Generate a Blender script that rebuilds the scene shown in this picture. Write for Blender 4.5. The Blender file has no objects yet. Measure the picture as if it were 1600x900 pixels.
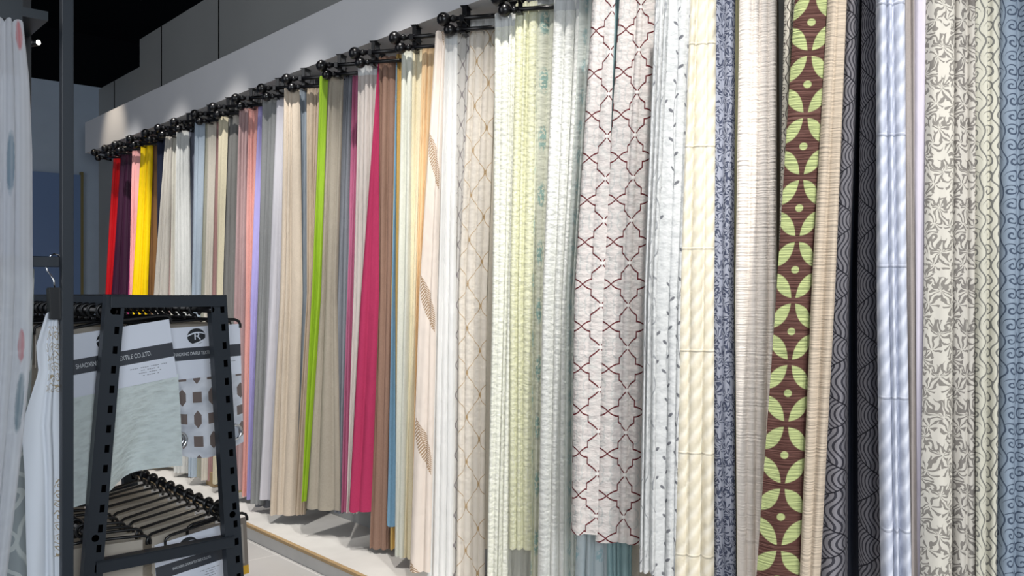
import bpy, bmesh, math, random
from mathutils import Vector, Matrix
rnd = random.Random(7)
SC = bpy.context.scene
COL = SC.collection
PI = math.pi

# ------------------------------------------------------------------ camera
F, HY, YAW, EYE = 1380.0, 455.0, math.radians(41.5), 1.47
cs, sn = math.cos(YAW), math.sin(YAW)
FW, RT = Vector((sn, cs, 0)), Vector((cs, -sn, 0))
cd = bpy.data.cameras.new('camera'); cam = bpy.data.objects.new('camera', cd); COL.objects.link(cam)
cam.location = (0, 0, EYE); cam.rotation_euler = (PI/2, 0, -YAW)
cd.lens = 36*F/1600; cd.sensor_width = 36; cd.shift_y = (HY-450)/1600; cd.clip_start = .05
SC.camera = cam
SC.view_settings.view_transform = 'Standard'; SC.view_settings.look = 'None'
SC.view_settings.exposure = 0.08; SC.view_settings.gamma = 1; SC.view_settings.use_curve_mapping = False

# ------------------------------------------------------------------ world and lights
w = bpy.data.worlds.new('world'); SC.world = w; w.use_nodes = True
bg = w.node_tree.nodes['Background']; bg.inputs[0].default_value = (.62, .74, .95, 1); bg.inputs[1].default_value = .19
def light(kind, loc, target, power, color, **k):
    l = bpy.data.lights.new('light', kind); o = bpy.data.objects.new('light', l); COL.objects.link(o)
    o.location = loc; l.energy = power; l.color = color
    d = Vector(target)-Vector(loc); o.rotation_euler = d.to_track_quat('-Z', 'Y').to_euler()
    for a, b in k.items(): setattr(l, a, b)
    return o
for i, y in enumerate((-.1, .8, 1.6, 2.5, 3.4, 4.3, 5.3, 6.3, 7.3, 8.3)):
    c = (1, .955, .90) if i % 3 else (1, .97, .93)
    light('SPOT', (1.85, y-1.15, 4.0), (2.36, y+.1, .45), 315 if i > 1 else 235, c, spot_size=math.radians(46), spot_blend=.8, shadow_soft_size=.03)
light('SPOT', (1.9, 8.1, 3.6), (2.53, 8.15, 2.75), 30, (1, .86, .68), spot_size=math.radians(50), spot_blend=.9, shadow_soft_size=.05)
light('AREA', (-.7, -2.8, 2.5), (1.1, 2.5, 1.1), 150, (.88, .94, 1), shape='RECTANGLE', size=3.5, size_y=2.2)   # cool daylight fill added behind the camera, source unseen
light('AREA', (-1.6, 4.0, 3.9), (2.6, 4.4, 2.0), 88, (.95, .97, 1), shape='RECTANGLE', size=2.0, size_y=7.0)   # soft fill added over the aisle to brighten the soffit

# ------------------------------------------------------------------ helpers
def tag(o, label, cat, group=None, kind=None):
    o['label'] = label
    if cat: o['category'] = cat
    if group: o['group'] = group
    if kind: o['kind'] = kind
    return o
def link(name, me, mat, parent=None):
    o = bpy.data.objects.new(name, me); COL.objects.link(o)
    if mat and not me.materials: me.materials.append(mat)
    if parent: o.parent = parent
    return o
def obj(name, bm, mat, parent=None, smooth=False):
    me = bpy.data.meshes.new(name)
    bmesh.ops.recalc_face_normals(bm, faces=bm.faces)
    bm.to_mesh(me); bm.free()
    if smooth:
        for p in me.polygons: p.use_smooth = True
    return link(name, me, mat, parent)
def struct(name, bm, mat, label, smooth=False):
    o = obj(name, bm, mat, None, smooth); o['kind'] = 'structure'; o['label'] = label; return o
def thing(name, label, cat, loc=(0, 0, 0), group=None):
    o = bpy.data.objects.new(name, None); COL.objects.link(o); o.location = loc; o.empty_display_size = .05
    return tag(o, label, cat, group)
def box(bm, a, b, rot=None, piv=None, bev=0):
    c = [(x, y, z) for x in (a[0], b[0]) for y in (a[1], b[1]) for z in (a[2], b[2])]
    if rot is not None: c = [tuple(rot @ (Vector(p)-Vector(piv)) + Vector(piv)) for p in c]
    v = [bm.verts.new(p) for p in c]
    fs = [bm.faces.new([v[i] for i in f]) for f in ((0,1,3,2),(4,6,7,5),(0,4,5,1),(2,3,7,6),(0,2,6,4),(1,5,7,3))]
    if bev:
        es = list({e for f in fs for e in f.edges})
        bmesh.ops.bevel(bm, geom=es, offset=bev, segments=2, affect='EDGES', profile=.5)
    return bm
def prism(bm, p, q, wx, wy, up=(0, 1, 0)):
    """rectangular bar from p to q; wx across, wy along 'up'"""
    p, q, up = Vector(p), Vector(q), Vector(up); d = (q-p).normalized(); s = d.cross(up).normalized(); u = s.cross(d)
    vs = [bm.verts.new(c+s*a*wx/2+u*b*wy/2) for c in (p, q) for a, b in ((-1,-1),(1,-1),(1,1),(-1,1))]
    for f in ((0,1,2,3),(7,6,5,4),(0,4,5,1),(1,5,6,2),(2,6,7,3),(3,7,4,0)): bm.faces.new([vs[i] for i in f])
    return bm
def tube(bm, pts, r, n=10, closed=False):
    pts = [Vector(p) for p in pts]; rings = []; N = len(pts); prev = None
    for i, p in enumerate(pts):
        a = pts[(i-1) % N] if (i or closed) else p; b = pts[(i+1) % N] if (i < N-1 or closed) else p
        d = (b-a).normalized()
        ref = prev if prev is not None else (Vector((0, 0, 1)) if abs(d.z) < .9 else Vector((1, 0, 0)))
        s = (ref - d*ref.dot(d)).normalized(); prev = s; u = d.cross(s)
        rr = r[i] if isinstance(r, (list, tuple)) else r
        rings.append([bm.verts.new(p + (s*math.cos(2*PI*k/n)+u*math.sin(2*PI*k/n))*rr) for k in range(n)])
    for i in range(N if closed else N-1):
        A, B = rings[i], rings[(i+1) % N]
        for k in range(n): bm.faces.new((A[k], A[(k+1) % n], B[(k+1) % n], B[k]))
    if not closed: bm.faces.new(rings[0][::-1]); bm.faces.new(rings[-1])
    return bm
def sphere(bm, c, r, n=24):
    bmesh.ops.create_uvsphere(bm, u_segments=n, v_segments=n//2+2, radius=r, matrix=Matrix.Translation(c)); return bm
def ray(x, y): return FW + RT*((x-800)/F) + Vector((0, 0, (HY-y)/F))
ORG = Vector((0, 0, EYE))
def at_y(x, y, Y): r = ray(x, y); return ORG + r*(Y/r.y)
def at_x(x, y, X): r = ray(x, y); return ORG + r*(X/r.x)
def at_d(x, y, d): return ORG + ray(x, y)*d
def srgb(r, g=None, b=None):
    if g is None: r, g, b = r
    f = lambda c: (c/255)/12.92 if c <= 10 else ((c/255+.055)/1.055)**2.4
    return (f(r), f(g), f(b), 1)

# ------------------------------------------------------------------ node expressions
class E:
    def __init__(s, nt, k): s.nt, s.k = nt, k
    def op(s, o, *a):
        n = s.nt.nodes.new('ShaderNodeMath'); n.operation = o
        for i, v in enumerate((s,)+a):
            v = v.k if isinstance(v, E) else v
            if isinstance(v, (int, float)): n.inputs[i].default_value = v
            else: s.nt.links.new(v, n.inputs[i])
        return E(s.nt, n.outputs[0])
    def __add__(s, o): return s.op('ADD', o)
    __radd__ = __add__
    def __sub__(s, o): return s.op('SUBTRACT', o)
    def __rsub__(s, o): return E(s.nt, float(o)).op('SUBTRACT', s)
    def __mul__(s, o): return s.op('MULTIPLY', o)
    __rmul__ = __mul__
    def __truediv__(s, o): return s.op('DIVIDE', o)
    def __neg__(s): return s.op('MULTIPLY', -1.0)
    def sin(s): return s.op('SINE')
    def cos(s): return s.op('COSINE')
    def abs(s): return s.op('ABSOLUTE')
    def fr(s): return s.op('FRACT')
    def fl(s): return s.op('FLOOR')
    def sqrt(s): return s.op('SQRT')
    def pw(s, e): return s.op('POWER', e)
    def mn(s, o): return s.op('MINIMUM', o)
    def mx(s, o): return s.op('MAXIMUM', o)
    def gt(s, o): return s.op('GREATER_THAN', o)
    def lt(s, o): return s.op('LESS_THAN', o)
    def at2(s, o): return s.op('ARCTAN2', o)
    def below(s, t, soft):      # 1 where s < t with soft edge
        n = s.nt.nodes.new('ShaderNodeMapRange'); n.clamp = True
        s.nt.links.new(s.k, n.inputs[0]); n.inputs[1].default_value = t-soft; n.inputs[2].default_value = t+soft
        n.inputs[3].default_value = 1; n.inputs[4].default_value = 0
        return E(s.nt, n.outputs[0])
def cell(e):    # -0.5..0.5 distance to nearest integer, signed
    return (e+.5).fr()-.5
def hyp(a, b): return (a*a+b*b).sqrt()
class Mat:
    def __init__(s, name, rough=.85):
        s.m = bpy.data.materials.new(name); s.m.use_nodes = True; s.nt = s.m.node_tree
        s.p = s.nt.nodes['Principled BSDF']; s.out = s.nt.nodes['Material Output']
        s.p.inputs['Roughness'].default_value = rough; s.p.inputs['Specular IOR Level'].default_value = .25
        uv = s.nt.nodes.new('ShaderNodeTexCoord'); sp = s.nt.nodes.new('ShaderNodeSeparateXYZ')
        s.nt.links.new(uv.outputs['UV'], sp.inputs[0]); s.uv = uv; s.U, s.V = E(s.nt, sp.outputs[0]), E(s.nt, sp.outputs[1])
        s.col = None; s.h = None
    def noise(s, su, sv, detail=3, scale=1., out='Fac', seed=0.):
        mp = s.nt.nodes.new('ShaderNodeMapping'); mp.inputs['Scale'].default_value = (su, sv, 1); mp.inputs['Location'].default_value = (seed, seed*.7, 0)
        s.nt.links.new(s.uv.outputs['UV'], mp.inputs[0])
        n = s.nt.nodes.new('ShaderNodeTexNoise'); n.inputs['Scale'].default_value = scale; n.inputs['Detail'].default_value = detail
        s.nt.links.new(mp.outputs[0], n.inputs['Vector']); return E(s.nt, n.outputs[0])
    def base(s, c):
        n = s.nt.nodes.new('ShaderNodeRGB'); n.outputs[0].default_value = c; s.col = n.outputs[0]; s.p.inputs['Base Color'].default_value = c
    def over(s, mask, c, amt=1.):
        n = s.nt.nodes.new('ShaderNodeMix'); n.data_type = 'RGBA'
        m = mask*amt if amt != 1. else mask
        s.nt.links.new(m.k, n.inputs[0]); s.nt.links.new(s.col, n.inputs[6])
        if isinstance(c, tuple): n.inputs[7].default_value = c
        else: s.nt.links.new(c, n.inputs[7])
        s.col = n.outputs[2]
    def bump(s, e, dist=.002): s.h = (e*dist) if s.h is None else s.h + e*dist
    def done(s, translucent=0., clear=0., clearmask=None):
        s.nt.links.new(s.col, s.p.inputs['Base Color'])
        nrm = None
        if s.h is not None:
            b = s.nt.nodes.new('ShaderNodeBump'); b.inputs['Distance'].default_value = 1; b.inputs['Strength'].default_value = 1
            s.nt.links.new(s.h.k, b.inputs['Height']); s.nt.links.new(b.outputs[0], s.p.inputs['Normal']); nrm = b
        sh = s.p.outputs[0]
        if translucent:
            t = s.nt.nodes.new('ShaderNodeBsdfTranslucent'); s.nt.links.new(s.col, t.inputs[0])
            mx = s.nt.nodes.new('ShaderNodeMixShader'); mx.inputs[0].default_value = translucent
            s.nt.links.new(sh, mx.inputs[1]); s.nt.links.new(t.outputs[0], mx.inputs[2]); sh = mx.outputs[0]
        if clear:
            t = s.nt.nodes.new('ShaderNodeBsdfTransparent')
            mx = s.nt.nodes.new('ShaderNodeMixShader'); mx.inputs[0].default_value = clear
            if clearmask is not None: s.nt.links.new((clearmask*clear).k, mx.inputs[0])
            s.nt.links.new(sh, mx.inputs[1]); s.nt.links.new(t.outputs[0], mx.inputs[2]); sh = mx.outputs[0]
        s.nt.links.new(sh, s.out.inputs[0]); return s.m
def simple(name, rgb, rough=.5, metal=0., spec=.5, emit=0.):
    m = bpy.data.materials.new(name); m.use_nodes = True; p = m.node_tree.nodes['Principled BSDF']
    p.inputs['Base Color'].default_value = srgb(rgb); p.inputs['Roughness'].default_value = rough
    p.inputs['Metallic'].default_value = metal; p.inputs['Specular IOR Level'].default_value = spec
    if emit: p.inputs['Emission Color'].default_value = srgb(rgb); p.inputs['Emission Strength'].default_value = emit
    return m
def weave(s, amt=.0006, f=900):
    s.bump((s.U*f*1.0).sin()*(s.V*f*.8).sin(), amt*.35)
_mc = {}
def plain(rgb, kind='linen'):
    key = (rgb, kind)
    if key in _mc: return _mc[key]
    s = Mat(kind+'_fabric', .9); s.base(srgb(rgb))
    if kind == 'linen':
        n = s.noise(60, 700, 2); n2 = s.noise(700, 60, 2, seed=3)
        s.over(((n+n2)-.8).mx(0.), srgb(tuple(int(c*.80) for c in rgb)), .8)
        s.bump(s.noise(26, 7, 3, seed=1), .005); r = s.done(.10)
    elif kind == 'silk':
        s.p.inputs['Roughness'].default_value = .5; s.bump(s.noise(18, 6, 3), .005); r = s.done(.05)
    elif kind == 'sheer':
        s.over((s.U*420).sin()*.5+.5, srgb(tuple(min(255, int(c*1.05)) for c in rgb)), .4)
        s.bump(s.noise(40, 9, 3), .006); r = s.done(.20, .05)
    elif kind == 'crushed':
        n = s.noise(28, 70, 4); s.bump(n, .008); s.over((n-.45).mx(0.)*3, srgb(tuple(int(c*.90) for c in rgb))); r = s.done(.15)
    elif kind == 'slub':
        n = s.noise(6, 130, 4); s.bump(n, .004); s.over(((n-.5)*5).mx(0.).mn(1.), srgb(tuple(int(c*.90) for c in rgb)), .5); r = s.done(.06)
    _mc[key] = r; return r

def m_lattice():
    s = Mat('lattice_embroidered_fabric', .85); s.base(srgb(226, 218, 214))
    s.over((s.noise(30, 30, 3)-.45).mx(0.)*2, srgb(212, 216, 212))
    px, py = .150, .156
    a = cell(s.U/px+.25).abs()*2; b = cell(s.V/py).abs()*2
    r2 = hyp(a-.55, b-.2); s.over((r2-.3).abs().below(.03, .02), srgb(196, 198, 196), .7)
    g1 = (a/.52).pw(.72)*.47; g2 = (((a-.52).mx(0.))/.48).pw(1.9)*.24+.76
    seg1 = (b-g1).abs().below(.044, .012)*a.lt(.53)
    seg2 = (b-g2).abs().below(.038, .010)*a.gt(.51)
    step = (a-.52).abs().below(.030, .010)*b.gt(.45)*b.lt(.79)
    s.over(seg1.mx(step).mx(seg2), srgb(104, 38, 44))
    knot = hyp(a, b*1.2).below(.10, .02); s.over(knot, srgb(246, 242, 238))
    s.bump(s.noise(26, 40, 4), .006); return s.done(.2)
def m_leaf():
    s = Mat('brown_leaf_print_fabric', .8); s.base(srgb(84, 54, 48))
    n = s.noise(5, 150, 4); s.over(((n-.52)*9).mx(0.).mn(1.), srgb(120, 88, 80), .55)
    px, py = .140, .189
    u = s.U/px+.13; v = s.V/py+.02
    a = cell(u).abs(); b = cell(v).abs()
    t = a+b; q = (a-b).abs()
    leaf = (q-(t*(1-t)*1.0-.085)).below(0., .012)
    col = srgb(172, 182, 126)
    s.over(leaf, col)
    d1 = hyp(a*px, (.5-b)*py); d2 = hyp((.5-a)*px, b*py)
    s.over(d1.mn(d2).below(.0115, .0012), col)
    s.bump(n, .006); s.bump(s.noise(12, 9, 3), .008); return s.done(.04)
def m_slate():
    s = Mat('slate_ogee_line_fabric', .6); s.base(srgb(132, 130, 136))
    px, py = .26, .196
    a = cell(s.U/px+.13).abs()*2; b = cell(s.V/py).abs()*2      # 0..1
    bb = (b*PI/2).sin()
    g = (a*PI*.5).sin()+((b*PI*.5).sin())
    edge = (a + b - 1)
    inA = edge.lt(0.)
    h = hyp(a*1.5, b*.95)
    ring = (hyp((1-a)*1.2, b*1.2)*62).sin()
    wav = ((a*62)+((b*2*PI).cos()*5.0)).sin()
    line = (ring*inA + wav*(1-inA)).gt(.35)
    s.over(line, srgb(40, 40, 50), .9)
    s.over(edge.abs().below(.022, .01), srgb(22, 22, 32))
    s.bump(s.noise(14, 5, 3), .006); return s.done(.03)
def m_scroll(name, base, line, sc=.05, rough=.7):
    s = Mat(name, rough); s.base(srgb(base))
    wx = s.noise(14, 14, 1, seed=2)-.5; wy = s.noise(14, 14, 1, seed=9)-.5
    u = s.U/sc+wx*.5; v = s.V/(sc*.8)+wy*.5
    cx = cell(u); cy = cell(v)
    par = ((u+.5).fl()).abs(); chir = ((par*.5).fr()*4-1)        # -1 or 1
    r = hyp(cx, cy); th = (cy).at2(cx*chir)
    sp = (th + r*19).cos()
    m1 = sp.gt(.55)*r.lt(.44)
    cx2 = cell(u+.5); cy2 = cell(v*.5+.25)*2
    stem = (cx2-((cy2*PI).sin()*.16)).abs().below(.045, .015)
    s.over(m1.mx(stem), srgb(line)); s.bump(m1, .0006); s.bump(s.noise(14, 5, 3), .005); return s.done(.05)
def m_damask(name, base, line, sc=.12):
    s = Mat(name, .7); s.base(srgb(base))
    wx = s.noise(16, 16, 2, seed=4)-.5; wy = s.noise(16, 16, 2, seed=11)-.5
    u = s.U/sc+wx*.6; v = s.V/(sc*1.15)+wy*.6
    a = cell(u).abs(); b = cell(v)
    masks = None
    for (ox, oy, k, tw, R) in ((.0, .0, 9, 16, .30), (.5, .42, 9, -14, .27), (.27, .25, 2, 34, .20), (.25, -.24, 7, 12, .24), (.02, .42, 2, -38, .15)):
        x = a-ox; y = cell(v-oy); r = hyp(x, y); th = y.at2(x)
        m = (th*k + r*tw).cos().gt(.42)*r.lt(R)*r.gt(.03)
        masks = m if masks is None else masks.mx(m)
    s.over(masks, srgb(line)); s.bump(masks, .0008); s.bump(s.noise(14, 5, 3), .005); return s.done(.05)
def m_twig(base, line, dense=False):
    s = Mat('twig_embroidered_fabric', .85); s.base(srgb(base))
    px = .060; py = .050
    cu = cell(s.U/px); col = (s.U/px+.5).fl()
    v = s.V/py + col*.37
    stem = (cu-((s.V*15+col*2).sin()*.16)).abs().below(.020, .010)
    cv = cell(v); side = ((v+.5).fl()*.5).fr()*4-1
    x = (cu-((s.V*15+col*2).sin()*.16))*px*side; y = cv*py
    xr = x*.75-y*.66; yr = x*.66+y*.75
    leafm = hyp((xr-.014)/.0105, yr/.0050).below(1., .15)
    tw = (yr).abs().below(.0010, .0004)*xr.gt(0.)*xr.lt(.012)
    gate = ((s.V*4.2+col*.5).sin()).gt(-.8) if not dense else (s.V*0+1)
    s.over((stem.mx(tw).mx(leafm))*gate, srgb(line), .9)
    s.bump(s.noise(26, 26, 4), .006); return s.done(.2, .05)
def m_branch(base, line):
    s = Mat('fine_line_branch_fabric', .85); s.base(srgb(base))
    n = s.noise(9, 5, 2)-.5
    l = (cell(s.U*26+n*3+(s.V*24).sin()*.5)).abs().below(.05, .02)*(s.noise(20, 8, 1, seed=5).gt(.47))
    s.over(l, srgb(line), .8); s.bump(s.noise(26, 26, 4), .006); return s.done(.2, .06)
def m_ogee(base, line, px=.16, py=.20, w=.020, noisy=True, kn=.0):
    s = Mat('ogee_embroidered_fabric', .85); s.base(srgb(base))
    a = cell(s.U/px).abs()*2
    l = (a-(.5+.46*(s.V*(2*PI/py)).cos())).abs().below(w, w*.5)
    s.over(l, srgb(line), .85)
    if kn:
        b = cell(s.V/py).abs()*2
        k = hyp((a-.98)*px, b*py*.55).mn(hyp(a*px, (b-1)*py*.55)).below(kn, kn*.4); s.over(k*s.noise(200, 200, 2).gt(.42), srgb(line), .8)
    s.bump(s.noise(24, 24, 4), .005); return s.done(.22, .06)
def m_motif(base, line, px=.10, py=.25, rx=.022, ry=.06, amt=.7):
    s = Mat('flower_motif_fabric', .85); s.base(srgb(base))
    x = cell(s.U/px)*px; y = cell(s.V/py+(s.U/px+.5).fl()*.5)*py
    m = hyp(x/rx, y/ry).below(.9, .25)*s.noise(110, 60, 3).gt(.47)
    s.over(m, srgb(line), amt); s.bump(s.noise(26, 40, 4), .006); return s.done(.25, .05)
def m_jac(base, line):
    s = Mat('leaf_jacquard_fabric', .5); s.base(srgb(base)); s.p.inputs['Specular IOR Level'].default_value = .4
    wx = s.noise(18, 18, 2)-.5
    a = cell(s.U*22+wx*1.6); b = cell(s.V*16+wx*2)
    th = (b.at2(a)*3+hyp(a, b)*14).cos().gt(.3)*hyp(a, b).lt(.42)
    s.over(th, srgb(line), .8); s.bump(th, .0008); s.bump(s.noise(30, 50, 4), .006); return s.done(.2)
def m_twist(base, hi, seam=.35):
    s = Mat('twisted_satin_fabric', .45); s.base(srgb(base)); s.p.inputs['Specular IOR Level'].default_value = .4
    w_ = s.noise(9, 9, 2)
    d = ((s.U*120+s.V*95+w_*3).sin())*.5+.5
    s.over(d.pw(2.), srgb(hi), .9); s.bump(d, .0010)  # paler diagonal bands: painted highlights on the cream twist, woven bands on the blue
    sm = cell(s.V/seam).abs().below(.009, .004); s.over(sm, srgb(tuple(int(c*.86) for c in base)), .6); s.bump(sm, -.001)
    s.bump(s.noise(22, 12, 3), .005); return s.done(.10)
def m_fern(base, line):
    s = Mat('fern_print_fabric', .85); s.base(srgb(base))
    py = .66
    y = cell(s.V/py+.1)*py; x = (s.U-.050)-y*.34
    env = (1-(y/.13)*(y/.13)).mx(0.)
    body = (x.abs()-env*.032).lt(0.)
    barb = ((y*1.0-x.abs()*.9)*520).sin().gt(-.35)
    sp = x.abs().below(.0016, .001)*env.gt(0.)
    s.over((body*barb).mx(sp)*env.gt(.0), srgb(line), .85)
    s.bump(s.noise(20, 9, 3), .005); return s.done(.2)
def m_embroid(base, line):
    s = Mat('gold_scroll_embroidery_fabric', .6); s.base(srgb(base))
    px = .024; wq = s.noise(40, 40, 2)-.5; u = s.U/px+wq*1.2; v = s.V/px+wq*1.2
    cx = cell(u); cy = cell(v); r = hyp(cx, cy)
    sp = (cy.at2(cx)+r*20).cos().gt(.5)*r.lt(.48)
    zone = (((s.V-.10)*(1/.075)).abs().lt(1.)*s.U.gt(.05)).mx(((s.V-.46)*(1/.09)).abs().lt(1.)*(s.U.gt(.085)))
    s.over(sp*zone, srgb(line), .85); s.bump(s.noise(12, 5, 2), .006); return s.done(.12)
def m_painted(base, spots):
    s = Mat('painted_sheer_fabric', .8); s.base(srgb(base))
    for (cu, cv, ru, rv, c) in spots:
        d = hyp((s.U-cu)/ru, (s.V-cv)/rv)+(s.noise(60, 60, 2)-.5)*.5
        s.over(d.below(.9, .15), srgb(c), .75)
    s.over((s.U*600).sin()*.5+.5, srgb(tuple(int(c*.9) for c in base)), .35)
    s.bump(s.noise(30, 20, 2), .006); return s.done(.25, .28)
def m_check():
    s = Mat('square_and_diamond_fabric', .8); s.base(srgb(224, 228, 236))
    s.over((s.noise(14, 22, 2)-.42).mx(0.)*4, srgb(150, 158, 170), .5)
    px, py = .088, .060
    row = (s.V/py+.5).fl(); u = s.U/px + row*.5
    y = cell(s.V/py)*py; x = cell(u)*px; x2 = cell(u+.5)*px
    sq = x.abs().lt(.0135)*y.abs().lt(.0145)
    dm = (x2.abs()/.0145*.62+y.abs()/.020*.72).lt(.88)*x2.abs().lt(.0110)
    s.over(sq.mx(dm), srgb(120, 108, 104)); s.bump(s.noise(12, 9, 2), .008); return s.done(.1)

# ------------------------------------------------------------------ materials
def wallmat(name, rgb, rough=.85, sc=6., amt=.12):
    s = Mat(name, rough); s.base(srgb(rgb))
    tc = s.nt.nodes.new('ShaderNodeTexNoise'); tc.inputs['Scale'].default_value = sc
    s.nt.links.new(s.uv.outputs['Object'], tc.inputs['Vector'])
    s.over(E(s.nt, tc.outputs[0]), srgb(tuple(int(c*.85) for c in rgb)), amt*4); return s.done()
M_wall = wallmat('grey_wall_paint', (150, 152, 154)); M_back = wallmat('blue_grey_wall_paint', (160, 174, 190))
M_fascia = wallmat('white_soffit_paint', (222, 222, 224), .7, 3, .05)
M_panel = wallmat('grey_ceiling_panel', (162, 163, 161), .45, 1.2, .15)
M_ceil = simple('black_ceiling', (9, 11, 15), .9, spec=.1)
M_plat = wallmat('pale_platform_laminate', (196, 194, 190), .6, 9, .15)
M_trimw = wallmat('oak_edge_trim', (168, 142, 104), .5, 30, .3)
M_rail = simple('black_metal', (10, 10, 13), .28); M_steel = simple('dark_blue_grey_steel', (34, 41, 49), .42, spec=.4)
M_hole = simple('slot_shadow_black', (4, 4, 5), .9, spec=0); M_plastic = simple('black_plastic', (12, 13, 16), .3)
M_card = simple('white_card', (222, 227, 238), .35); M_band = simple('charcoal_print', (58, 62, 70), .4)
M_ink = simple('pale_lettering', (206, 210, 214), .5); M_chrome = simple('chrome', (220, 222, 226), .12, 1.)
M_dark = simple('dark_print', (30, 34, 40), .5); M_door = simple('blue_glass_door', (96, 120, 158), .35)
M_brass = simple('brass_edge', (120, 110, 70), .4, .4); M_lamp = simple('lamp_glow', (255, 250, 240), .5, emit=6)
M_board = simple('sample_board', (176, 168, 156), .8)
def floormat():
    s = Mat('grey_floor_tile', .35); s.base(srgb(168, 166, 164))
    sp = s.nt.nodes.new('ShaderNodeSeparateXYZ'); s.nt.links.new(s.uv.outputs['Object'], sp.inputs[0])
    X, Y = E(s.nt, sp.outputs[0]), E(s.nt, sp.outputs[1])
    g = cell((X-2.28)/.8).abs().mn(cell(Y/.8+.3).abs()); s.over(g.below(.003, .001), srgb(205, 203, 200))
    tc = s.nt.nodes.new('ShaderNodeTexNoise'); tc.inputs['Scale'].default_value = 5; s.nt.links.new(s.uv.outputs['Object'], tc.inputs['Vector'])
    s.over(E(s.nt, tc.outputs[0]), srgb(146, 144, 142), .5); return s.done()
M_floor = floormat()

# ------------------------------------------------------------------ room
BL, WX, SZ, PZ = 2.5, 2.80, 2.783, .085      # ball line, wall, soffit underside, platform top
struct('floor', box(bmesh.new(), (-5, -3.5, -.1), (3.3, 9.9, 0)), M_floor, 'grey tiled shop floor')
struct('ceiling', box(bmesh.new(), (-5, -3.5, 4.6), (8, 11.6, 4.7)), M_ceil, 'black open ceiling void')
bm = box(bmesh.new(), (WX, -3.5, 0), (WX+.15, 8.3, 3.77)); box(bm, (WX, 8.3, 0), (WX+.15, 9.5, 3.52))
struct('wall_right', bm, M_panel, 'grey panelled wall behind the curtains')
struct('wall_back', box(bmesh.new(), (-5, 9.5, 0), (3.0, 9.65, 3.54)), M_back, 'blue grey back wall')
struct('wall_rear', box(bmesh.new(), (-6, 11.5, 0), (8, 11.6, 4.7)), M_ceil, 'black void above and behind the back wall')
struct('trim_1', box(bmesh.new(), (2.53, -3.5, SZ), (WX, 9.0, 3.077)), M_fascia, 'long white soffit box above the curtain rods')
struct('trim_2', box(bmesh.new(), (2.30, -3.5, 0), (WX, 9.2, PZ)), M_plat, 'low pale platform below the curtains')
struct('trim_3', box(bmesh.new(), (2.288, -3.5, PZ-.012), (2.312, 9.2, PZ+.006), bev=.002), M_trimw, 'light wood edge strip along the platform')
bm = bmesh.new()
for y in (1.9, 4.2, 6.55, 7.75): box(bm, (WX-.004, y-.006, 3.077), (WX, y+.006, 3.77))
box(bm, (WX-.004, 9.0, 3.077), (WX, 9.012, 3.52))
struct('trim_4', bm, M_hole, 'dark joints between the grey wall panels')
d0, d1 = at_y(20, 300, 9.5).x, at_y(124, 300, 9.5).x
bm = box(bmesh.new(), (d0-1.2, 9.46, 0), (d1, 9.5, 2.63)); struct('door_1', bm, M_door, 'blue glazed door in the back wall')
bm = box(bmesh.new(), (d1, 9.45, 0), (d1+.025, 9.5, 2.66)); struct('trim_5', bm, M_brass, 'thin brass coloured door edge')

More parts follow.
